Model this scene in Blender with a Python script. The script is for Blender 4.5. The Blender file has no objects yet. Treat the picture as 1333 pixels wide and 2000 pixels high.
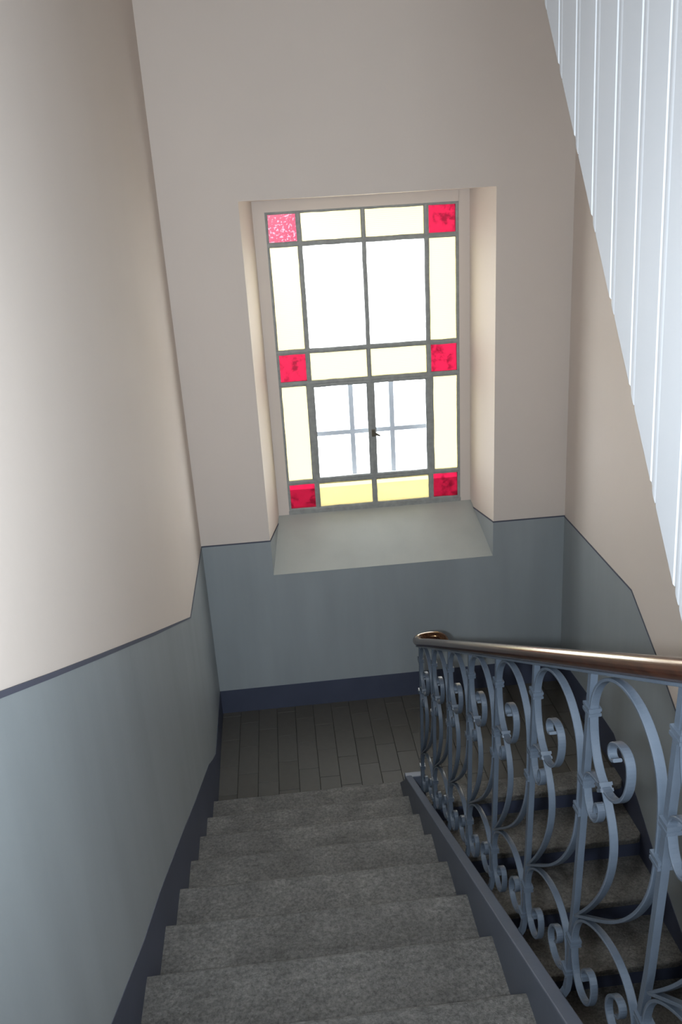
import bpy, math, random
from mathutils import Vector, Matrix

random.seed(7)
sc = bpy.context.scene
C = sc.collection

# ------------------------------------------------------------------ camera, sky, lights, exposure
CAM = Vector((0.57698, -4.88139, 3.23867))
R_ = Vector((0.99458873, -0.08700433, -0.0567759))
U_ = Vector((0.08348053, 0.3439934, 0.93525373))
F_ = Vector((0.06184059, 0.93493251, -0.34939512))
cd = bpy.data.cameras.new('camera')
cam = bpy.data.objects.new('camera', cd); C.objects.link(cam)
m = Matrix((R_, U_, -F_)).transposed().to_4x4(); m.translation = CAM
cam.matrix_world = m
cd.sensor_fit = 'VERTICAL'; cd.sensor_height = 36.0
cd.lens = 1588.06 / 2000 * 36.0
cd.clip_start = 0.01; cd.clip_end = 200
sc.camera = cam

world = bpy.data.worlds.new('overcast_sky'); sc.world = world
world.use_nodes = True
bg = world.node_tree.nodes['Background']
bg.inputs['Color'].default_value = (0.93, 0.97, 1.0, 1)      # even overcast sky
bg.inputs['Strength'].default_value = 7.6

def lamp(name, typ, loc, look, energy, color, **kw):
    d = bpy.data.lights.new(name, typ); d.energy = energy; d.color = color
    for k, v in kw.items(): setattr(d, k, v)
    o = bpy.data.objects.new(name, d); C.objects.link(o); o.location = loc
    o.rotation_euler = (Vector(look) - Vector(loc)).to_track_quat('-Z', 'Y').to_euler()
    return o

# the photographer's flash, a hand's breadth to the left of the lens
fl = CAM - R_ * 0.075 - U_ * 0.02
lamp('camera_flash', 'SPOT', fl, fl + F_ + U_ * 0.10, 185.0, (0.84, 0.93, 1.0),
     spot_size=math.radians(112), spot_blend=1.0, shadow_soft_size=0.022)
# sky light enters by the stained glass window and the added, unseen landing window: portals only guide the sampling of the sky
def portal(name, loc, look, sx, sy):
    o = lamp(name, 'AREA', loc, look, 1.0, (1, 1, 1), shape='RECTANGLE', size=sx, size_y=sy)
    o.data.cycles.is_portal = True
portal('window_portal', (1.163, 0.62, 2.28), (1.163, -1, 2.28), 1.3, 2.05)
portal('fill_window_portal', (0.80, -6.45, 3.275), (0.80, 0, 3.275), 0.86, 1.87)

vs = sc.view_settings
vs.view_transform = 'Standard'; vs.look = 'None'; vs.exposure = 0.6; vs.gamma = 1.0
vs.use_curve_mapping = False
sc.cycles.max_bounces = 10; sc.cycles.diffuse_bounces = 6; sc.cycles.transparent_max_bounces = 12

# ------------------------------------------------------------------ materials
def nmat(name):
    mt = bpy.data.materials.new(name); mt.use_nodes = True
    nt = mt.node_tree; b = nt.nodes['Principled BSDF']
    return mt, nt, b

def coords(nt, scale=(1, 1, 1)):
    tc = nt.nodes.new('ShaderNodeTexCoord'); mp = nt.nodes.new('ShaderNodeMapping')
    nt.links.new(tc.outputs['Object'], mp.inputs['Vector']); mp.inputs['Scale'].default_value = scale
    return mp.outputs['Vector']

def noise(nt, vec, scale, detail=4, rough=0.55):
    n = nt.nodes.new('ShaderNodeTexNoise'); n.inputs['Scale'].default_value = scale
    n.inputs['Detail'].default_value = detail; n.inputs['Roughness'].default_value = rough
    nt.links.new(vec, n.inputs['Vector']); return n.outputs['Fac']

def ramp(nt, fac, stops):
    r = nt.nodes.new('ShaderNodeValToRGB'); el = r.color_ramp.elements
    while len(el) < len(stops): el.new(0.5)
    for e, (p, c) in zip(el, stops): e.position = p; e.color = (*c, 1)
    nt.links.new(fac, r.inputs['Fac']); return r.outputs['Color']

def bump(nt, b, fac, strength, dist=0.01):
    bp = nt.nodes.new('ShaderNodeBump'); bp.inputs['Strength'].default_value = strength
    bp.inputs['Distance'].default_value = dist
    nt.links.new(fac, bp.inputs['Height']); nt.links.new(bp.outputs['Normal'], b.inputs['Normal'])

def sc3(c, f): return tuple(min(1, x * f) for x in c)

def painted(name, col, rough=0.6, var=0.06, scale=3, mapscale=(1, 1, 1), bstr=0.15, bscale=60, bdist=0.003, spec=0.4):
    mt, nt, b = nmat(name)
    v = coords(nt, mapscale)
    f = noise(nt, v, scale)
    nt.links.new(ramp(nt, f, [(0.3, sc3(col, 1 - var)), (0.7, sc3(col, 1 + var))]), b.inputs['Base Color'])
    b.inputs['Roughness'].default_value = rough; b.inputs['Specular IOR Level'].default_value = spec
    if bstr: bump(nt, b, noise(nt, coords(nt), bscale, 3), bstr, bdist)
    return mt

M = {}
M['plaster'] = painted('cream_plaster', (0.68, 0.605, 0.55), 0.75, 0.02, 1.2, (1, 1, 1), 0.12, 35, 0.004, 0.25)
M['dado'] = painted('grey_blue_oil_paint', (0.300, 0.330, 0.345), 0.42, 0.07, 2.2, (2.2, 2.2, 0.35), 0.10, 30, 0.004, 0.45)
M['sill'] = painted('lit_look_sill_paint', (0.37, 0.38, 0.355), 0.5, 0.06, 4, bstr=0.1, bscale=30)  # dado paint lightened: the light falling on the sill is put into its colour
M['line'] = painted('slate_line_paint', (0.085, 0.09, 0.125), 0.5, 0.05, 5, bstr=0)
M['skirt'] = painted('dark_blue_skirting_paint', (0.056, 0.065, 0.102), 0.45, 0.08, 4, bstr=0.1)
M['riser'] = painted('dark_blue_riser_paint', (0.060, 0.072, 0.120), 0.4, 0.1, 5, bstr=0.1)
M['curb'] = painted('slate_grey_curb_paint', (0.092, 0.107, 0.142), 0.42, 0.08, 6, bstr=0.1)
M['iron'] = painted('blue_grey_enamel', (0.062, 0.079, 0.104), 0.30, 0.10, 14, bstr=0.25, bscale=90, bdist=0.0015, spec=0.55)
M['board'] = painted('white_board_paint', (0.525, 0.545, 0.575), 0.45, 0.02, 4, (1, 1, 0.3), 0.08, 40, 0.002, 0.45)
M['lead'] = painted('grey_lead', (0.30, 0.31, 0.30), 0.5, 0.15, 25, bstr=0.3, bscale=120, bdist=0.002)
M['outer'] = painted('pale_grey_iron', (0.50, 0.53, 0.58), 0.6, 0.05, 8, bstr=0)
M['ceil'] = painted('white_ceiling_paint', (0.70, 0.68, 0.65), 0.8, 0.02, 2, bstr=0)
M['ground'] = painted('pale_courtyard_paving', (0.42, 0.41, 0.39), 0.9, 0.15, 0.6, bstr=0)
M['mortar'] = painted('dark_joint_mortar', (0.045, 0.042, 0.038), 0.95, 0.1, 20, bstr=0)
M['brass'] = painted('dark_brass', (0.10, 0.085, 0.06), 0.4, 0.1, 20, bstr=0)

def stone():
    """split gneiss: mottled, fine grain, faint streaks along the tread"""
    mt, nt, b = nmat('grey_quarry_stone')
    v = coords(nt)
    def mul(a_, b_, mode='MULTIPLY'):
        mx = nt.nodes.new('ShaderNodeMix'); mx.data_type = 'RGBA'; mx.blend_type = mode; mx.inputs['Factor'].default_value = 1.0
        nt.links.new(a_, mx.inputs['A']); nt.links.new(b_, mx.inputs['B']); return mx.outputs['Result']
    c = ramp(nt, noise(nt, v, 4.2, 7, 0.68), [(0.30, (0.122, 0.119, 0.112)), (0.5, (0.175, 0.171, 0.163)), (0.72, (0.250, 0.244, 0.231))])
    st = ramp(nt, noise(nt, coords(nt, (6, 13, 13)), 4, 6, 0.75), [(0.30, (0.70, 0.70, 0.71)), (0.64, (1.14, 1.13, 1.11))])
    gr_ = ramp(nt, noise(nt, v, 85, 6, 0.8), [(0.36, (0.45, 0.45, 0.45)), (0.60, (1.18, 1.18, 1.18))])
    fk = ramp(nt, noise(nt, v, 130, 2, 0.5), [(0.70, (0, 0, 0)), (0.78, (0.14, 0.14, 0.135))])
    nt.links.new(mul(mul(mul(c, st), gr_), fk, 'ADD'), b.inputs['Base Color'])
    b.inputs['Roughness'].default_value = 0.58
    bump(nt, b, noise(nt, coords(nt, (0.9, 1.1, 1.1)), 34, 8, 0.72), 0.9, 0.018)
    return mt
M['stone'] = stone()

def tilemat():
    mt, nt, b = nmat('brown_grey_floor_tile')
    oi = nt.nodes.new('ShaderNodeObjectInfo')
    c = ramp(nt, oi.outputs['Random'], [(0.0, (0.074, 0.069, 0.060)), (1.0, (0.090, 0.085, 0.076))])
    n = noise(nt, coords(nt), 25, 4)
    c2 = ramp(nt, n, [(0.3, (0.88, 0.88, 0.88)), (0.7, (1, 1, 1))])
    mx = nt.nodes.new('ShaderNodeMix'); mx.data_type = 'RGBA'; mx.blend_type = 'MULTIPLY'; mx.inputs['Factor'].default_value = 1
    nt.links.new(c, mx.inputs['A']); nt.links.new(c2, mx.inputs['B'])
    nt.links.new(mx.outputs['Result'], b.inputs['Base Color']); b.inputs['Roughness'].default_value = 0.5
    return mt
M['tile'] = tilemat()

def wood():
    mt, nt, b = nmat('varnished_dark_wood')
    n = noise(nt, coords(nt, (30, 1.5, 30)), 4, 5)
    nt.links.new(ramp(nt, n, [(0.3, (0.012, 0.005, 0.004)), (0.7, (0.040, 0.014, 0.008))]), b.inputs['Base Color'])
    b.inputs['Roughness'].default_value = 0.16; b.inputs['Specular IOR Level'].default_value = 0.9
    b.inputs['Specular Tint'].default_value = (1.0, 0.62, 0.30, 1)      # amber varnish
    return mt
M['wood'] = wood()

def glass(name, tint, diffuse, spots=None, dirt=None, ribs=False):
    """stained glass: tinted see-through plus a scattering share for its rolled texture"""
    mt = bpy.data.materials.new(name); mt.use_nodes = True
    nt = mt.node_tree; nt.nodes.clear()
    out = nt.nodes.new('ShaderNodeOutputMaterial')
    tr = nt.nodes.new('ShaderNodeBsdfTransparent'); tl = nt.nodes.new('ShaderNodeBsdfTranslucent')
    gl = nt.nodes.new('ShaderNodeBsdfGlossy'); gl.inputs['Roughness'].default_value = 0.3
    mx = nt.nodes.new('ShaderNodeMixShader'); mx.inputs['Fac'].default_value = diffuse
    m2 = nt.nodes.new('ShaderNodeMixShader'); m2.inputs['Fac'].default_value = 0.03
    col = None
    if spots or dirt or ribs:
        v = coords(nt)
        if spots:
            n = noise(nt, v, 75, 2, 0.5)
            col = ramp(nt, n, [(0.55, tint), (0.63, spots)])
        elif dirt:
            n = noise(nt, v, 11, 5, 0.7)
            col = ramp(nt, n, [(0.38, sc3(tint, dirt)), (0.50, tint)])
        else:
            w = nt.nodes.new('ShaderNodeTexWave'); w.bands_direction = 'Z'; w.inputs['Scale'].default_value = 28
            w.inputs['Distortion'].default_value = 1.2; w.inputs['Detail'].default_value = 2
            nt.links.new(v, w.inputs['Vector'])
            col = ramp(nt, w.outputs['Fac'], [(0.0, sc3(tint, 0.86)), (1.0, tint)])
    for s in (tr, tl):
        if col is not None: nt.links.new(col, s.inputs['Color'])
        else: s.inputs['Color'].default_value = (*tint, 1)
    nt.links.new(tr.outputs[0], mx.inputs[1]); nt.links.new(tl.outputs[0], mx.inputs[2])
    nt.links.new(mx.outputs[0], m2.inputs[1]); nt.links.new(gl.outputs[0], m2.inputs[2])
    nt.links.new(m2.outputs[0], out.inputs['Surface'])
    return mt
G_YEL = glass('amber_rolled_glass', (0.265, 0.222, 0.100), 0.30, ribs=True)
G_RED = glass('ruby_glass', (0.112, 0.0022, 0.0105), 0.15, dirt=0.42)
G_REDS = glass('ruby_hammered_glass', (0.085, 0.0023, 0.013), 0.12, spots=(0.14, 0.053, 0.07))
G_WHITE = glass('milky_white_glass', (0.85, 0.85, 0.83), 0.45)
G_CLEAR = glass('clear_glass', (0.93, 0.95, 0.97), 0.0)

G_BACK = glass('plain_glass_body', (1.0, 1.0, 1.0), 0.0)

# ------------------------------------------------------------------ helpers
def obj(name, verts, faces, mat, parent=None, smooth=False, base=None):
    b = Vector(base) if base is not None else (parent.location if parent is not None and parent.type == 'EMPTY' else Vector((0, 0, 0)))
    me = bpy.data.meshes.new(name)
    me.from_pydata([tuple(Vector(v) - b) for v in verts], [], faces)
    if mat is not None: me.materials.append(mat)
    if smooth: me.polygons.foreach_set('use_smooth', [True] * len(me.polygons))
    me.update(); me.validate()
    o = bpy.data.objects.new(name, me); C.objects.link(o)
    if parent is not None:
        o.parent = parent
    elif base is not None: o.location = b
    return o

def inst(name, src, parent, loc):
    o = bpy.data.objects.new(name, src.data); C.objects.link(o); o.parent = parent; o.location = loc
    return o

def tag(o, label=None, cat=None, group=None, kind=None):
    if label: o['label'] = label
    if cat: o['category'] = cat
    if group: o['group'] = group
    if kind: o['kind'] = kind
    return o

def empty(name, loc):
    o = bpy.data.objects.new(name, None); C.objects.link(o); o.location = loc; o.empty_display_size = 0.1
    return o

def boxvf(x0, x1, y0, y1, z0, z1):
    v = [(x0, y0, z0), (x1, y0, z0), (x1, y1, z0), (x0, y1, z0), (x0, y0, z1), (x1, y0, z1), (x1, y1, z1), (x0, y1, z1)]
    f = [(0, 3, 2, 1), (4, 5, 6, 7), (0, 1, 5, 4), (1, 2, 6, 5), (2, 3, 7, 6), (3, 0, 4, 7)]
    return v, f

def box(name, x0, x1, y0, y1, z0, z1, mat, parent=None, base=None, bev=0.0):
    v, f = boxvf(x0, x1, y0, y1, z0, z1)
    o = obj(name, v, f, mat, parent, base=base)
    if bev:
        mod = o.modifiers.new('bevel', 'BEVEL'); mod.width = bev; mod.segments = 2; mod.limit_method = 'ANGLE'
    return o

def prism(pts, off):
    """closed polygon extruded by a vector"""
    n = len(pts); off = Vector(off)
    v = [Vector(p) for p in pts] + [Vector(p) + off for p in pts]
    f = [tuple(range(n - 1, -1, -1)), tuple(range(n, 2 * n))] + [(i, (i + 1) % n, n + (i + 1) % n, n + i) for i in range(n)]
    return v, f

def join(*vfs):
    V, Fc = [], []
    for v, f in vfs:
        k = len(V); V += [Vector(a) for a in v]; Fc += [tuple(i + k for i in q) for q in f]
    return V, Fc

def catmull(P, n=5):
    out = []
    for i in range(len(P) - 1):
        p0 = Vector(P[max(i - 1, 0)]); p1 = Vector(P[i]); p2 = Vector(P[i + 1]); p3 = Vector(P[min(i + 2, len(P) - 1)])
        for k in range(n):
            t = k / n
            out.append(0.5 * ((2 * p1) + (-p0 + p2) * t + (2 * p0 - 5 * p1 + 4 * p2 - p3) * t * t + (-p0 + 3 * p1 - 3 * p2 + p3) * t ** 3))
    out.append(Vector(P[-1])); return out

def relax(P, it=2):
    P = [Vector(p) for p in P]
    for _ in range(it):
        Q = P[:]
        for i in range(1, len(P) - 1): Q[i] = P[i] * 0.5 + (P[i - 1] + P[i + 1]) * 0.25
        P = Q
    return P

def sweep(path, prof, up=(1, 0, 0), close=True):
    """sweep a closed profile [(a, b)]: a along 'up', b along the in-plane normal"""
    up = Vector(up).normalized(); V = []; Fc = []; n = len(prof); m_ = len(path)
    for i, p in enumerate(path):
        t = (path[min(i + 1, m_ - 1)] - path[max(i - 1, 0)]).normalized()
        s = up.cross(t).normalized(); u2 = t.cross(s).normalized()
        V += [p + u2 * a + s * b for a, b in prof]
    for i in range(m_ - 1):
        for k in range(n):
            Fc.append((i * n + k, i * n + (k + 1) % n, (i + 1) * n + (k + 1) % n, (i + 1) * n + k))
    Fc.append(tuple(range(n - 1, -1, -1))); Fc.append(tuple(range((m_ - 1) * n, m_ * n)))
    return V, Fc

def rrect(w, h, c):
    """rectangle with clipped corners"""
    a, b = w / 2, h / 2
    return [(-a + c, -b), (a - c, -b), (a, -b + c), (a, b - c), (a - c, b), (-a + c, b), (-a, b - c), (-a, -b + c)]

# ------------------------------------------------------------------ dimensions
ZD = 1.260                       # top of the dado on the level
HS = 0.177                       # skirting height
ZC = 5.2                         # ceiling
YB = -6.1                        # back wall
ZL = -2.4                        # storey below
RISE, GO, Y0 = 0.17, 0.33, -1.105
SL = RISE / GO
def xl(y): return -0.012 - 0.019 * y          # the old left wall runs slightly askew
def xr(z): return 2.392 - 0.0117 * z          # and the right one leans
WX0, WX1, WZT, WZS = 0.430, 1.898, 3.306, 1.015      # recess in the far wall
GY = 0.35                                             # glass plane
FX0, FX1 = 0.497, 1.826
VX = [0.575, 0.771, 1.165, 1.556, 1.752]
HZ = [3.236, 3.050, 2.395, 2.188, 1.518, 1.320]
ZS1 = 1.303                                           # back of the sloping sill

# ------------------------------------------------------------------ setting: walls
# left wall
yA, yZ = 0.0, YB
wl = obj('wall_left', [(xl(yA), yA, ZL), (xl(yZ), yZ, ZL), (xl(yZ), yZ, ZC), (xl(yA), yA, ZC),
                       (-0.35, yA, ZL), (-0.35, yZ, ZL), (-0.35, yZ, ZC), (-0.35, yA, ZC)],
         [(0, 1, 2, 3), (7, 6, 5, 4), (0, 3, 7, 4), (1, 5, 6, 2), (3, 2, 6, 7), (0, 4, 5, 1)], M['plaster'])
tag(wl, 'tall cream plaster wall above the stairs on the left side', 'wall', kind='structure')
dl = [(0.0, ZD), (-1.02, 1.282), (-2.127, 1.792), (-2.916, 2.160), (-3.357, 2.367), (-3.636, 2.500), (-4.3, 2.81), (-5.0, 2.96), (YB, 2.96)]
sl = [(0.0, HS), (-0.72, 0.195), (-0.90, 0.290), (-1.10, 0.408), (-1.74, 0.695), (-2.163, 0.895), (-2.758, 1.165), (-3.062, 1.285), (-3.45, 1.470), (-4.1, 1.81), (-4.4, 1.88), (YB, 1.88)]
low = [(y, -0.6 if y > -1.2 else 0.0) for y, z in sl]
def lw(yz, o=0.0): return (xl(yz[0]) + o, yz[0], yz[1])
def band_left(name, top, bot, mat, th):
    vf = []
    v, f = prism([lw(p) for p in top] + [lw(p) for p in reversed(bot)], (th, 0, 0))
    return obj(name, v, f, mat, wl)
tag(band_left('dado', dl, [(y, z) for y, z in sl], M['dado'], 0.003), 'grey blue painted dado')
tag(band_left('dado_line', dl, [(y, z - (0.007 if y > -1.5 else 0.013)) for y, z in dl], M['line'], 0.0045), 'thin dark dividing line')
tag(band_left('skirting', sl, low, M['skirt'], 0.005), 'dark blue skirting band')

# right wall
wr = obj('wall_right', [(xr(ZL), yA, ZL), (xr(ZL), yZ, ZL), (xr(ZC), yZ, ZC), (xr(ZC), yA, ZC),
                        (2.75, yA, ZL), (2.75, yZ, ZL), (2.75, yZ, ZC), (2.75, yA, ZC)],
         [(3, 2, 1, 0), (4, 5, 6, 7), (4, 7, 3, 0), (2, 6, 5, 1), (7, 6, 2, 3), (1, 5, 4, 0)], M['plaster'])
tag(wr, 'cream plaster wall of the descending flight on the right', 'wall', kind='structure')
dr = [(0.0, 1.255), (-1.055, 1.222), (-1.375, 1.017), (-1.69, 0.790), (-4.4, -0.92), (YB, -0.92)]
sr = [(0.0, 0.19), (-0.48, 0.215), (-0.94, 0.215), (-1.277, 0.041), (-1.564, -0.155), (-4.4, -1.75), (YB, -1.75)]
def rw(yz): return (xr(yz[1]), yz[0], yz[1])
def band_right(name, top, bot, mat, th):
    v, f = prism([rw(p) for p in top] + [rw(p) for p in reversed(bot)], (-th, 0, 0))
    return obj(name, v, f, mat, wr)
tag(band_right('dado', dr, sr, M['dado'], 0.003), 'grey blue painted dado')
tag(band_right('dado_line', dr, [(y, z - 0.008) for y, z in dr], M['line'], 0.0045), 'thin dark dividing line')
tag(band_right('skirting', sr, [(y, z - 0.42) for y, z in sr], M['skirt'], 0.006), 'dark blue skirting band')

# far wall with the splayed window recess
def q(*p): return [Vector(a) for a in p], [tuple(range(len(p)))]
X0, X1 = -0.35, 2.75
OX0, OX1, OZ0, OZ1 = 0.540, 1.790, 1.300, 3.262       # outer opening
outer = 0.50
front = [q((X0, 0, ZL), (WX0, 0, ZL), (WX0, 0, ZC), (X0, 0, ZC)), q((WX1, 0, ZL), (X1, 0, ZL), (X1, 0, ZC), (WX1, 0, ZC)),
         q((WX0, 0, WZT), (WX1, 0, WZT), (WX1, 0, ZC), (WX0, 0, ZC)), q((WX0, 0, ZL), (WX1, 0, ZL), (WX1, 0, WZS), (WX0, 0, WZS))]
reveal = [q((WX0, 0, WZS), (FX0, GY, ZS1), (FX0, GY, WZT), (WX0, 0, WZT)), q((WX1, 0, WZS), (WX1, 0, WZT), (FX1, GY, WZT), (FX1, GY, ZS1)),
          q((WX0, 0, WZT), (FX0, GY, WZT), (FX1, GY, WZT), (WX1, 0, WZT))]
back = [q((X0, outer, ZL), (X0, outer, ZC), (OX0, outer, ZC), (OX0, outer, ZL)), q((OX1, outer, ZL), (OX1, outer, ZC), (X1, outer, ZC), (X1, outer, ZL)),
        q((OX0, outer, OZ1), (OX0, outer, ZC), (OX1, outer, ZC), (OX1, outer, OZ1)), q((OX0, outer, ZL), (OX0, outer, OZ0), (OX1, outer, OZ0), (OX1, outer, ZL)),
        q((OX0, GY + .03, OZ0), (OX0, outer, OZ0), (OX0, outer, OZ1), (OX0, GY + .03, OZ1)), q((OX1, GY + .03, OZ0), (OX1, GY + .03, OZ1), (OX1, outer, OZ1), (OX1, outer, OZ0)),
        q((OX0, GY + .03, OZ1), (OX0, outer, OZ1), (OX1, outer, OZ1), (OX1, GY + .03, OZ1)), q((OX0, GY + .03, OZ0), (OX1, GY + .03, OZ0), (OX1, outer, OZ0), (OX0, outer, OZ0)),
        q((X0, 0, ZC), (X1, 0, ZC), (X1, outer, ZC), (X0, outer, ZC)), q((X0, 0, ZL), (X0, 0, ZC), (X0, outer, ZC), (X0, outer, ZL)), q((X1, 0, ZL), (X1, outer, ZL), (X1, outer, ZC), (X1, 0, ZC))]
wf = obj('wall_far', *join(*front, *reveal, *back), M['plaster'])
tag(wf, 'cream plaster wall around the deep stained glass window recess', 'wall', kind='structure')
xL, xR = xl(0), xr(1)
d = 0.003
ysd = (ZD - WZS) / (ZS1 - WZS) * GY                   # where the dado height meets the sloping sill
def recess_x(side, y): return (WX0 + (FX0 - WX0) * y / GY) if side < 0 else (WX1 + (FX1 - WX1) * y / GY)
dado = [prism([(xL, 0, HS), (WX0, 0, HS), (WX0, 0, ZD), (xL, 0, ZD)], (0, -d, 0)), prism([(WX0, 0, HS), (WX1, 0, HS), (WX1, 0, WZS - .0005), (WX0, 0, WZS - .0005)], (0, -d, 0)),
        prism([(WX1, 0, HS), (xR + .03, 0, HS), (xR + .03, 0, ZD), (WX1, 0, ZD)], (0, -d, 0))]
tag(obj('dado', *join(*dado), M['dado'], wf), 'grey blue painted dado below the window')
rv = [prism([(WX0, -d, WZS), (WX0, -d, ZD), (recess_x(-1, ysd), ysd, ZD)], (d, 0, 0)), prism([(WX1, -d, WZS), (recess_x(1, ysd), ysd, ZD), (WX1, -d, ZD)], (-d, 0, 0))]
tag(obj('reveal_dado', *join(*rv), M['dado'], wf), 'grey blue paint on the recess sides')
lt = 0.0045; lh = 0.008
ln = [prism([(xL, 0, ZD - lh), (WX0 + lt, 0, ZD - lh), (WX0 + lt, 0, ZD), (xL, 0, ZD)], (0, -lt, 0)), prism([(WX1 - lt, 0, ZD - lh), (xR + .03, 0, ZD - lh), (xR + .03, 0, ZD), (WX1 - lt, 0, ZD)], (0, -lt, 0)),
      prism([(WX0, -d, ZD - lh), (WX0, -d, ZD), (recess_x(-1, ysd), ysd, ZD), (recess_x(-1, ysd - .01), ysd - .01, ZD - lh)], (lt, 0, 0)),
      prism([(WX1, -d, ZD - lh), (recess_x(1, ysd - .01), ysd - .01, ZD - lh), (recess_x(1, ysd), ysd, ZD), (WX1, -d, ZD)], (-lt, 0, 0))]
tag(obj('dado_line', *join(*ln), M['line'], wf), 'thin dark dividing line')
v, f = prism([(xL, 0, -0.1), (xR + .04, 0, -0.1), (xR + .04, 0, HS + .012), (xL, 0, HS)], (0, -0.006, 0))
tag(obj('skirting', v, f, M['skirt'], wf), 'dark blue skirting band')
# sloping sill
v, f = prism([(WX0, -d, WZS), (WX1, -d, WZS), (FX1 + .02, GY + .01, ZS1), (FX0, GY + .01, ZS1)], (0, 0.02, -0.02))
tag(obj('sill', v, f, M['sill'], wf), 'steeply sloping window sill, paint lightened to look lit')

# back wall, ceiling, storey below
BX0, BX1, BZ0, BZ1 = 0.38, 1.22, 2.35, 4.20
wb = obj('wall_back', *join(boxvf(X0, BX0, YB - .3, YB, ZL, ZC), boxvf(BX1, X1, YB - .3, YB, ZL, ZC), boxvf(BX0, BX1, YB - .3, YB, ZL, BZ0), boxvf(BX0, BX1, YB - .3, YB, BZ1, ZC)), M['plaster'])
w2 = empty('added_fill_window', (.7, YB - .2, BZ0)); tag(w2, 'added unseen window behind the viewer, for fill daylight', 'window', kind='structure')  # added unseen window, sized to let in fill daylight from behind
obj('frame', *join(boxvf(BX0, BX0 + .05, YB - .22, YB - .17, BZ0, BZ1), boxvf(BX1 - .05, BX1, YB - .22, YB - .17, BZ0, BZ1), boxvf(BX0 + .05, BX1 - .05, YB - .22, YB - .17, BZ0, BZ0 + .05), boxvf(BX0 + .05, BX1 - .05, YB - .22, YB - .17, BZ1 - .05, BZ1), boxvf(.78, .82, YB - .22, YB - .17, BZ0 + .05, BZ1 - .05)), M['board'], w2)
for xa, xb in ((BX0 + .05, .78), (.82, BX1 - .05)):
    box('pane', xa - .004, xb + .004, YB - .197, YB - .193, BZ0 + .046, BZ1 - .046, G_CLEAR, w2)
tag(wb, 'plaster wall at the back of the upper landing', 'wall', kind='structure')
cl = box('ceiling', X0, X1, YB - .3, outer, ZC, ZC + .1, M['ceil'])
tag(cl, 'white ceiling high above the stairwell', 'ceiling', kind='structure')
fb = box('floor_storey_below', X0, X1, YB - .3, outer, ZL - .1, ZL, M['stone'])
tag(fb, 'stone floor of the storey below', 'floor', kind='structure')

# landing floor with its tiles
fl_ = box('floor', X0 + .3, xr(0) + .02, -1.10, 0.0, -0.16, -0.006, M['mortar'], base=(0, 0, 0))
tag(fl_, 'brown grey tiled half landing below the window', 'floor', kind='structure')
tw, tlen, tj = 0.125, 0.27, 0.0035
meshes = {}
def tile(x, y0, y1):
    key = (round(y1 - y0, 3),)
    if key not in meshes:
        L_ = y1 - y0; b_ = 0.0012
        a0, a1 = tj / 2, tw - tj / 2; c0, c1 = tj / 2, L_ - tj / 2
        v = [(a0, c0, -.006), (a1, c0, -.006), (a1, c1, -.006), (a0, c1, -.006), (a0, c0, -b_), (a1, c0, -b_), (a1, c1, -b_), (a0, c1, -b_),
             (a0 + b_, c0 + b_, 0), (a1 - b_, c0 + b_, 0), (a1 - b_, c1 - b_, 0), (a0 + b_, c1 - b_, 0)]
        f = [(0, 1, 5, 4), (1, 2, 6, 5), (2, 3, 7, 6), (3, 0, 4, 7), (4, 5, 9, 8), (5, 6, 10, 9), (6, 7, 11, 10), (7, 4, 8, 11), (8, 9, 10, 11)]
        o = obj('tile', v, f, M['tile'], fl_); meshes[key] = o; o.location = (x, y0, 0)
    else: o = inst('tile', meshes[key], fl_, (x, y0, 0))
    o.location.z = random.uniform(-.0006, .0004)
for c in range(19):
    x = -0.005 + c * tw
    y = -0.055 - ((c * 0.093) % tlen)
    edges = [0.0]
    if y < -0.03: edges.append(y)
    while edges[-1] - tlen > -1.07: edges.append(edges[-1] - tlen)
    edges.append(-1.10)
    for a, b in zip(edges[:-1], edges[1:]): tile(x, b, a)

# ------------------------------------------------------------------ near flight (stone treads, going up towards the viewer)
sf = empty('stair_flight', (0.0, Y0, 0.0))
tag(sf, 'flight of rough grey stone steps rising from the tiled landing to the viewer', 'stairs', kind='structure')
CX0, CX1 = 1.068, 1.105
N = 9
for k in range(N + 1):
    yn = Y0 - GO * k; z = RISE * (k + 1)
    yb = yn - GO - 0.02
    if k == N: continue
    skew = random.uniform(-.004, .004)
    xa = xl(yn) - .01; xb = CX0 + .012
    th = 0.036; nx = 12; V = []; Fc = []
    # rounded worn nosing: profile in (y, z), swept along x with slight unevenness
    prof = [(yb, z - th), (yn - .004, z - th), (yn, z - .016), (yn - .0022, z - .0075), (yn - .0065, z - .0026), (yn - .014, z), (yb, z)]
    for i in range(nx + 1):
        t = i / nx; x = xa + (xb - xa) * t
        w = random.uniform(-.0012, .0012); wy = skew * (t - .5) * 2 + random.uniform(-.0015, .0015)
        for j, (py, pz) in enumerate(prof):
            V.append((x, py + (wy if 1 <= j <= 5 else 0), pz + (w if j in (3, 4, 5) else 0)))
    n = len(prof)
    for i in range(nx):
        for j in range(n): Fc.append((i * n + j, i * n + (j + 1) % n, (i + 1) * n + (j + 1) % n, (i + 1) * n + j))
    Fc.append(tuple(range(n - 1, -1, -1))); Fc.append(tuple(range(nx * n, nx * n + n)))
    obj('tread', V, Fc, M['stone'], sf)
for k in range(N + 1):
    yn = Y0 - GO * k; z = RISE * (k + 1)
    box('riser', xl(yn) - .01, CX0 + .012, yn - .045, yn - .025, z - RISE - .002, z - .036, M['riser'], sf)
# underside slab
yt = Y0 - GO * N
v, f = prism([(0, Y0 - .05, 0.0), (0, Y0 - .05, -0.16), (0, yt - .05, RISE * N - 0.05), (0, yt - .05, RISE * N + .10)], (CX1 - .01, 0, 0))
obj('soffit_slab', v, f, M['plaster'], sf)
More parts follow.
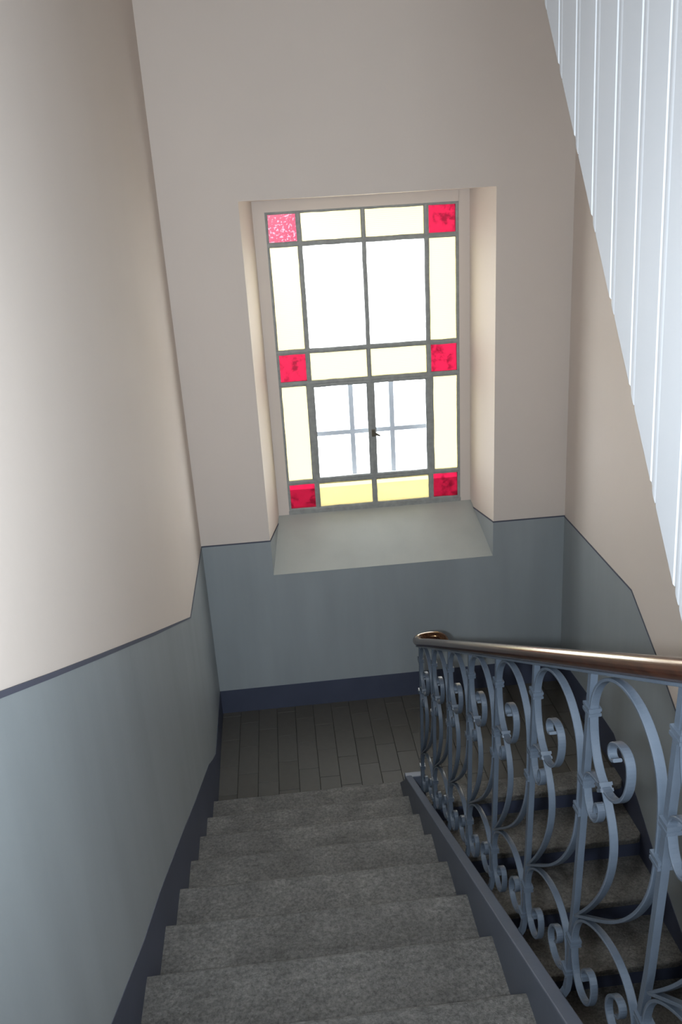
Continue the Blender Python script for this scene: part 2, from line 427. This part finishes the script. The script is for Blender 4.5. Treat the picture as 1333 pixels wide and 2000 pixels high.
# curb along the open side: top runs with the pitch
def zc(y): return -0.305 - SL * y
ye = -1.335
cp = [(CX0, ye, zc(ye)), (CX0, -4.30, zc(-4.30)), (CX0, -4.30, zc(-4.30) - .42), (CX0, -1.12, 0.0 - .16), (CX0, -1.12, .17), (CX0, ye + .02, zc(ye) - .04)]
v, f = prism(cp, (CX1 - CX0, 0, 0))
cu = obj('curb', v, f, M['curb'], sf)
mod = cu.modifiers.new('bevel', 'BEVEL'); mod.width = 0.004; mod.segments = 2
# the end of the curb turns across towards the other flight
box('curb_return', CX0 + .002, 1.178, ye - .012, ye + .030, -0.10, zc(ye) - .002, M['curb'], sf, bev=0.004)
tag(cu, 'slate grey painted curb on the open side')

# upper landing
ul = box('floor_upper_landing', X0 + .3, xr(1.7) + .02, YB, yt - .002, RISE * 10 - .20, RISE * 10, M['stone'])
tag(ul, 'stone floor of the upper landing under the viewer', 'floor', kind='structure')

# ------------------------------------------------------------------ far flight going down on the right
RG, RR, RY = 0.272, 0.150, -1.10
rf = empty('stair_flight', (2.0, RY, 0.0))
tag(rf, 'dim flight of stone steps with blue risers descending behind the railing', 'stairs', kind='structure')
RXA = 1.150
for k in range(0, 13):
    yn = RY - RG * k - .03; z = -RR * k
    yb = RY - RG * (k - 1) if k else -0.98
    x1 = xr(z) - .004
    prof = [(yb, z - .04), (yn + .004, z - .04), (yn, z - .034), (yn, z - .010), (yn + .004, z - .003), (yn + .012, z), (yb, z)]
    rc = 0.045                                         # rounded outer corner of each tread
    xs = [RXA] + [RXA + (x1 - RXA) * t for t in (.2, .4, .6, .8)] + [x1 - rc, x1 - rc * .4, x1]
    V = []; Fc = []
    for x in xs:
        e = max(0.0, (x - (x1 - rc)) / rc); dy = rc * .7 * (1 - math.sqrt(max(0, 1 - e * e)))
        for j, (py, pz) in enumerate(prof): V.append((x, py + (dy if 1 <= j <= 5 else 0), pz + (.001 if k == 0 and j >= 5 else 0)))
    n = len(prof)
    for i in range(len(xs) - 1):
        for j in range(n): Fc.append((i * n + j, i * n + (j + 1) % n, (i + 1) * n + (j + 1) % n, (i + 1) * n + j))
    Fc.append(tuple(range(n - 1, -1, -1))); Fc.append(tuple(range((len(xs) - 1) * n, len(xs) * n)))
    obj('tread', V, Fc, M['stone'], rf)
    box('riser', RXA, x1, yn + .028, yn + .046, z - RR, z - .038, M['riser'], rf)
v, f = prism([(RXA, RY, -.25), (RXA, RY, -.45), (RXA, RY - RG * 13, -RR * 13 - .45), (RXA, RY - RG * 13, -RR * 13 - .25)], (xr(-1) - RXA, 0, 0))
obj('soffit_slab', v, f, M['plaster'], rf)

# ------------------------------------------------------------------ boarded enclosure of the steep upper stair on the right
PX = 1.30
LEAN = 0.075
def ze(y): return 2.461 + 1.312 * (y + 3.566)
yTop = (ZC - 2.461) / 1.312 - 3.566
en = empty('wall_boarded', (PX, -4.1, 1.7))
tag(en, 'white painted boarded side of the steep upper stair, top right', 'wall', kind='structure')
e0 = -4.14
body = [(PX + .018, e0, ze(e0) + .005), (PX + .018, yTop, ZC), (PX + .018, YB, ZC), (PX + .018, YB, 1.70), (PX + .018, e0, 1.70)]
v, f = prism(body, (xr(3) - PX - .03, 0, 0))
obj('core', v, f, M['board'], en)
BW = 0.1278
bprof = [(0.0, -.0022), (0.003, 0.0), (0.0975, 0.0), (0.1000, -.0016), (0.103, -.0016), (0.1045, -.0012), (0.108, -.0006), (0.113, -.0004), (0.118, -.0006), (0.1212, -.0012), (0.1235, -.0022), (BW, -.0022)]
jy = -2.753
for k in range(-8, 28):
    ys = jy - BW * k                     # joint on the far side of this board, measured at the lower edge line
    V = []; nP = len(bprof); jag = random.uniform(-.002, .004)
    for a, h in bprof:
        # bead lies at the far edge of the board
        yb_ = ys - BW + a
        zb = ze(yb_) if yb_ > e0 else 1.702
        if 0.1035 < a < 0.122: zb -= 0.004
        zb += jag
        zb = min(zb, ZC - .001)
        V.append((PX - h + 0.0, yb_, zb)); V.append((PX - h, yb_ + LEAN * (ZC - zb), ZC - .0005))
    Fc = []
    for j in range(nP - 1): Fc.append((2 * j, 2 * j + 1, 2 * j + 3, 2 * j + 2))
    o_ = len(V)
    for x, y, z in list(V): V.append((PX + .0178, y, z))
    for j in range(nP - 1): Fc.append((o_ + 2 * j, o_ + 2 * j + 2, o_ + 2 * j + 3, o_ + 2 * j + 1)); Fc.append((2 * j, 2 * j + 2, o_ + 2 * j + 2, o_ + 2 * j)); Fc.append((2 * j + 1, o_ + 2 * j + 1, o_ + 2 * j + 3, 2 * j + 3))
    Fc.append((0, o_, o_ + 1, 1)); Fc.append((2 * nP - 2, 2 * nP - 1, o_ + 2 * nP - 1, o_ + 2 * nP - 2))
    if V[0][1] < YB + .02 or V[1][2] - V[0][2] < 0.01: continue
    obj('board', V, Fc, M['board'], en)

# ------------------------------------------------------------------ stained glass window
wn = empty('window_1', (1.163, GY, ZS1))
tag(wn, 'leaded stained glass window with red corner squares and amber borders', 'window', kind='structure')
ft = 0.03
fr = join(boxvf(FX0 - .004, VX[0] - .005, GY, GY + ft, ZS1 - .02, WZT + .002), boxvf(VX[-1] + .005, FX1 + .006, GY, GY + ft, ZS1 - .02, WZT + .002),
          boxvf(VX[0] - .006, VX[-1] + .006, GY, GY + ft, HZ[0] + .004, WZT + .002))
tag(obj('frame', *fr, M['plaster'], wn), 'cream painted frame')
obj('bottom_rail', *boxvf(VX[0] - .008, VX[-1] + .008, GY - .002, GY + ft, ZS1 - .025, HZ[-1]), M['lead'], wn)
gy = GY + 0.012
def came(name, pts, w):
    """a lead strip: low rounded profile with slight waviness"""
    w *= 1.14
    path = []
    a, b = Vector(pts[0]), Vector(pts[1]); n = max(6, int((b - a).length / .06))
    for i in range(n + 1):
        p = a.lerp(b, i / n)
        j = random.uniform(-.0014, .0014) if 0 < i < n else 0
        path.append(p + (Vector((j, 0, 0)) if abs(b.x - a.x) < .01 else Vector((0, 0, j))))
    prof = [(-.006, -w / 2), (-.009, -w / 4), (-.010, 0), (-.009, w / 4), (-.006, w / 2), (.010, w / 2), (.010, -w / 2)]
    V, Fc = sweep(path, [(a_, b_) for a_, b_ in prof], up=(0, 1, 0))
    return obj(name, V, Fc, M['lead'], wn)
came('came', [(VX[0], gy, HZ[-1] - .01), (VX[0], gy, HZ[0] + .012)], .020)
came('came', [(VX[4], gy, HZ[-1] - .01), (VX[4], gy, HZ[0] + .012)], .022)
for c in (1, 2, 3):
    came('came', [(VX[c], gy, HZ[3]), (VX[c], gy, HZ[0])], .027 if c != 2 else .024)
    came('came', [(VX[c], gy, HZ[5]), (VX[c], gy, HZ[4])], .030)
    came('casement_stile' if c == 2 else 'came', [(VX[c], gy - .002, HZ[4]), (VX[c], gy - .002, HZ[3])], .046)
for r_i, w in zip(range(6), (.019, .027, .028, .030, .028, .026)):
    came('came', [(VX[0] - .012, gy - .0005, HZ[r_i]), (VX[4] + .012, gy - .0005, HZ[r_i])], w)
# iron casement rails of the two opening lights
for zz, s in ((HZ[3] - .018, 1), (HZ[4] + .014, -1)):
    came('casement_rail', [(VX[1], gy - .002, zz), (VX[3], gy - .002, zz)], .020)
kinds = {}
for r_i in range(5):
    for c in range(4):
        if c in (0, 3):
            mt = (G_REDS if (r_i == 0 and c == 0) else G_RED) if r_i in (0, 2, 4) else G_YEL
        else:
            mt = {0: G_YEL, 1: G_WHITE, 2: G_YEL, 3: G_CLEAR, 4: G_YEL}[r_i]
        o = box('pane', VX[c] + .002, VX[c + 1] - .002, gy - .0015, gy + .0015, HZ[r_i + 1] + .002, HZ[r_i] - .002, mt, wn)
        o.data.materials.append(G_BACK)                 # only the inner skin is coloured (flashed glass)
        for pl in o.data.polygons: pl.material_index = 0 if pl.normal.y < -.5 else 1
        tag(o, {G_REDS: 'speckled hammered red glass pane', G_RED: 'red glass corner pane', G_YEL: 'amber rolled glass pane', G_WHITE: 'milky white glass pane', G_CLEAR: 'clear glass casement pane'}[mt])
# small latch on the meeting stile
lv, lf = prism([(VX[2] + .010, gy - .03, 1.838), (VX[2] + .052, gy - .03, 1.808), (VX[2] + .046, gy - .03, 1.802), (VX[2] + .010, gy - .03, 1.815)], (0, .016, 0))
tag(obj('latch', *join((lv, lf), boxvf(VX[2] - .006, VX[2] + .016, gy - .032, gy - .006, 1.805, 1.850)), M['brass'], wn), 'small dark latch')

# outer iron grille behind the clear casement
gr = empty('window_grille', (1.163, 0.47, 1.42))
tag(gr, 'pale grey iron bars outside the clear lower panes of the stained glass window', 'grille')
gb = 0.47
def gz(z): return z
for x in (1.043, 1.316):
    box('bar', x - .016, x + .016, gb - .006, gb + .006, 1.47, 2.16, M['outer'], gr)
box('cross_bar', .770, 1.556, gb - .008, gb + .004, 1.801, 1.831, M['outer'], gr)
obj('rim', *join(boxvf(.760, .778, gb - .009, gb + .007, 1.46, 2.17), boxvf(1.548, 1.566, gb - .009, gb + .007, 1.46, 2.17), boxvf(.76, 1.566, gb - .009, gb + .007, 2.152, 2.17), boxvf(.76, 1.566, gb - .009, gb + .007, 1.46, 1.478)), M['outer'], gr)
for x in (.769, 1.557):
    for z in (1.518, 2.165):
        box('stud', x - .006, x + .006, gy + .008, gb, z - .006, z + .006, M['outer'], gr)

# courtyard outside, well below the window
gd = box('ground_outside', -30, 30, 0.9, 19.5, -5.2, -5.0, M['ground'])
tag(gd, 'pale paved courtyard outside the window', 'ground', kind='structure')

# ------------------------------------------------------------------ wrought iron railing
RXC = 1.123
bar_y = [-1.60 - .33 * i for i in range(9)]
def zb(y): return 2.3713 - 0.535 * (y + 3.58)
rail = empty('stair_railing', (RXC, -1.60, 0.3))
tag(rail, 'blue grey wrought iron scroll railing with polished dark wooden handrail', 'railing')
def uv(P): return [Vector((0, -u / 1000.0, v_ / 1000.0)) for u, v_ in P]
S1 = [(136, -86), (124, -97), (112, -92), (107, -77), (117, -60), (138, -47), (162, -41), (181, -46), (192, -62), (195, -86), (190, -113), (175, -143), (151, -168), (124, -180), (102, -181), (83, -175), (64, -164), (48, -147), (35, -124), (26, -99), (22, -73), (20, -57), (21, -40), (26, -17), (39, 10), (61, 35), (86, 53), (115, 67), (144, 75), (174, 78), (203, 75), (229, 66), (251, 53), (271, 36), (287, 17), (298, -7), (305, -33), (309, -65), (310, -100), (310, -145), (309, -172), (305, -204), (296, -238), (280, -277), (256, -321), (223, -370), (181, -420), (135, -467), (93, -506), (48, -548), (4, -590)]
S2 = [(92, -178), (102, -193), (116, -208), (131, -225), (142, -245), (149, -270), (150, -301), (144, -338), (130, -382), (107, -433), (76, -486), (40, -540), (0, -594)]
S3 = [(84, -183), (66, -186), (49, -189), (34, -193), (18, -203), (8, -217), (8, -232), (13, -250), (22, -272), (37, -287), (57, -290), (76, -277), (87, -256), (87, -238), (78, -230), (66, -237), (60, -252), (64, -263)]
S4 = [(64, -709), (53, -714), (48, -699), (63, -674), (85, -659), (102, -664), (110, -685), (107, -719), (95, -748), (72, -767), (46, -773), (24, -764), (8, -742), (-3, -713), (-8, -683), (-8, -652), (-1, -622), (12, -597), (30, -574), (56, -551), (86, -530), (114, -514), (144, -501), (175, -493), (205, -490), (231, -493), (254, -503), (273, -518), (286, -539), (292, -564), (294, -590), (293, -618)]
S5 = [(-42, -800), (-60, -822), (-83, -841), (-107, -848), (-130, -844), (-148, -832), (-156, -813), (-152, -788), (-133, -760), (-109, -744), (-93, -746), (-90, -766), (-99, -786), (-111, -791)]
strip = rrect(0.0175, 0.0065, 0.0015)
strip_s = rrect(0.0165, 0.0060, 0.0015)
protos = {}
made = {}
def scroll(name, P, prof, i):
    y = bar_y[i]; loc = Vector((RXC, y, zb(y))) - rail.location
    if name not in protos:
        path = catmull(relax(uv(P), 1), 3)
        V, Fc = sweep(path, prof, up=(1, 0, 0))
        o = obj(name, V, Fc, M['iron'], rail, smooth=False, base=(0, 0, 0)); protos[name] = o; o.location = loc
    else: o = inst(name, protos[name], rail, loc)
    made[(name, i)] = o
def collar(name, i, u, v_, w, tilt=0.0):
    """a bent band: two raised rings around a bundle of bars"""
    host = made[('large_scroll' if name == 'c4' else 'baluster', i)]; loc = Vector((0, 0, 0))
    if name not in protos:
        vf = []
        for dz, g_ in ((-.0055, 0.0012), (0.0, -.0006), (.0055, 0.0012)):
            vf.append(boxvf(-.0115 - g_, .0115 + g_, -w / 2 - g_, w / 2 + g_, dz - .0032, dz + .0032))
        V, Fc = join(*vf)
        rot = Matrix.Rotation(tilt, 3, 'X')
        V = [rot @ Vector(a) + Vector((0, -u / 1000., v_ / 1000.)) for a in V]
        o = obj('collar', V, Fc, M['iron'], host, base=(0, 0, 0)); protos[name] = o
    else: inst('collar', protos[name], host, loc)
def baluster(i):
    y = bar_y[i]; loc = Vector((RXC, y, zb(y))) - rail.location
    if 'bar' not in protos:
        path = [Vector((0, -.006, .024)), Vector((0, 0.0, -.2)), Vector((0, .004, -.35)), Vector((0, .013, -.56)), Vector((0, .026, -.70)), Vector((0, .031, -.825)), Vector((-.003, .0315, -.848)), Vector((-.010, .0315, -.862)), Vector((-.0215, .0315, -.866))]
        a = .0070; c = .001
        V, Fc = sweep(path, [(-a, -a), (a, -a), (a, a), (-a, a)], up=(0.6, 1, 0))
        # keep the square section aligned with the run of the railing
        V2 = []
        n = 4
        for k_, p in enumerate(path):
            t = (path[min(k_ + 1, len(path) - 1)] - path[max(k_ - 1, 0)]).normalized()
            s = Vector((0, 1, 0)); s = (s - t * s.dot(t)).normalized(); w_ = t.cross(s)
            V2 += [p + s * a_ + w_ * b_ for a_, b_ in ((-a, -a), (a, -a), (a, a), (-a, a))]
        o = obj('baluster', V2, Fc, M['iron'], rail, base=(0, 0, 0)); protos['bar'] = o; o.location = loc
    else: o = inst('baluster', protos['bar'], rail, loc)
    made[('baluster', i)] = o
for i in range(len(bar_y)):
    baluster(i)
    last = i == len(bar_y) - 1
    if not last:
        scroll('large_scroll', S1, strip, i)
        scroll('stem', S2, strip_s, i)
        scroll('small_curl', S3, strip_s, i)
        scroll('lower_scroll', S4, strip_s, i)
        collar('c1', i, 11, -60, .030)
        collar('c2', i, 4, -233, .026)
        collar('c4', i, 90, -181, .020, math.radians(-38))
        collar('c5', i, -14, -679, .028)
    if i > 0:
        scroll('left_curl', S5, strip_s, i)
        collar('c3', i, -13, -317, .028)
        collar('c6', i, -34, -790, .028)
# flat bar under the handrail and the round wooden rail with its turned end
def rz(y): return 0.473 - 0.541 * y
pts = [(PX + .01, -4.62, rz(-4.50)), (RXC + .10, -4.61, rz(-4.50)), (RXC + .03, -4.57, rz(-4.49)), (RXC, -4.48, rz(-4.47))] + [(RXC, -4.3 + .3 * j, rz(-4.3 + .3 * j)) for j in range(9)] + [(RXC, -1.75, rz(-1.75) - .001), (RXC, -1.63, rz(-1.63) - .002), (RXC + .001, -1.55, 1.312), (RXC + .006, -1.50, 1.293),
       (RXC + .022, -1.472, 1.287), (RXC + .050, -1.462, 1.287), (RXC + .088, -1.462, 1.288), (RXC + .116, -1.470, 1.287), (RXC + .132, -1.490, 1.282), (RXC + .136, -1.52, 1.272)]
path = catmull(pts, 6)
V = []; Fc = []; ns = 20
for k_, p in enumerate(path):
    t = (path[min(k_ + 1, len(path) - 1)] - path[max(k_ - 1, 0)]).normalized()
    s = Vector((0, 0, 1)).cross(t).normalized(); u2 = t.cross(s)
    for j in range(ns):
        a = 2 * math.pi * j / ns
        ca, sa = math.cos(a), math.sin(a)
        r1 = 0.0225; r2 = 0.0195 if sa > 0 else 0.0185
        V.append(p + s * (ca * r1) + u2 * (sa * r2))
for k_ in range(len(path) - 1):
    for j in range(ns): Fc.append((k_ * ns + j, k_ * ns + (j + 1) % ns, (k_ + 1) * ns + (j + 1) % ns, (k_ + 1) * ns + j))
Fc.append(tuple(range(ns - 1, -1, -1))); Fc.append(tuple(range((len(path) - 1) * ns, len(path) * ns)))
hr = obj('handrail', V, Fc, M['wood'], rail, smooth=True)
tag(hr, 'polished dark wooden handrail turned round at its lower end')
fpath = [Vector((RXC, y, rz(y) - .0215)) for y in (-4.45, -3.5, -2.5, -1.75)] + [Vector((RXC, -1.63, rz(-1.63) - .0235)), Vector((RXC, -1.56, 1.295))]
V, Fc = sweep(fpath, rrect(.026, .006, .001), up=(1, 0, 0))
obj('top_bar', V, Fc, M['iron'], rail)
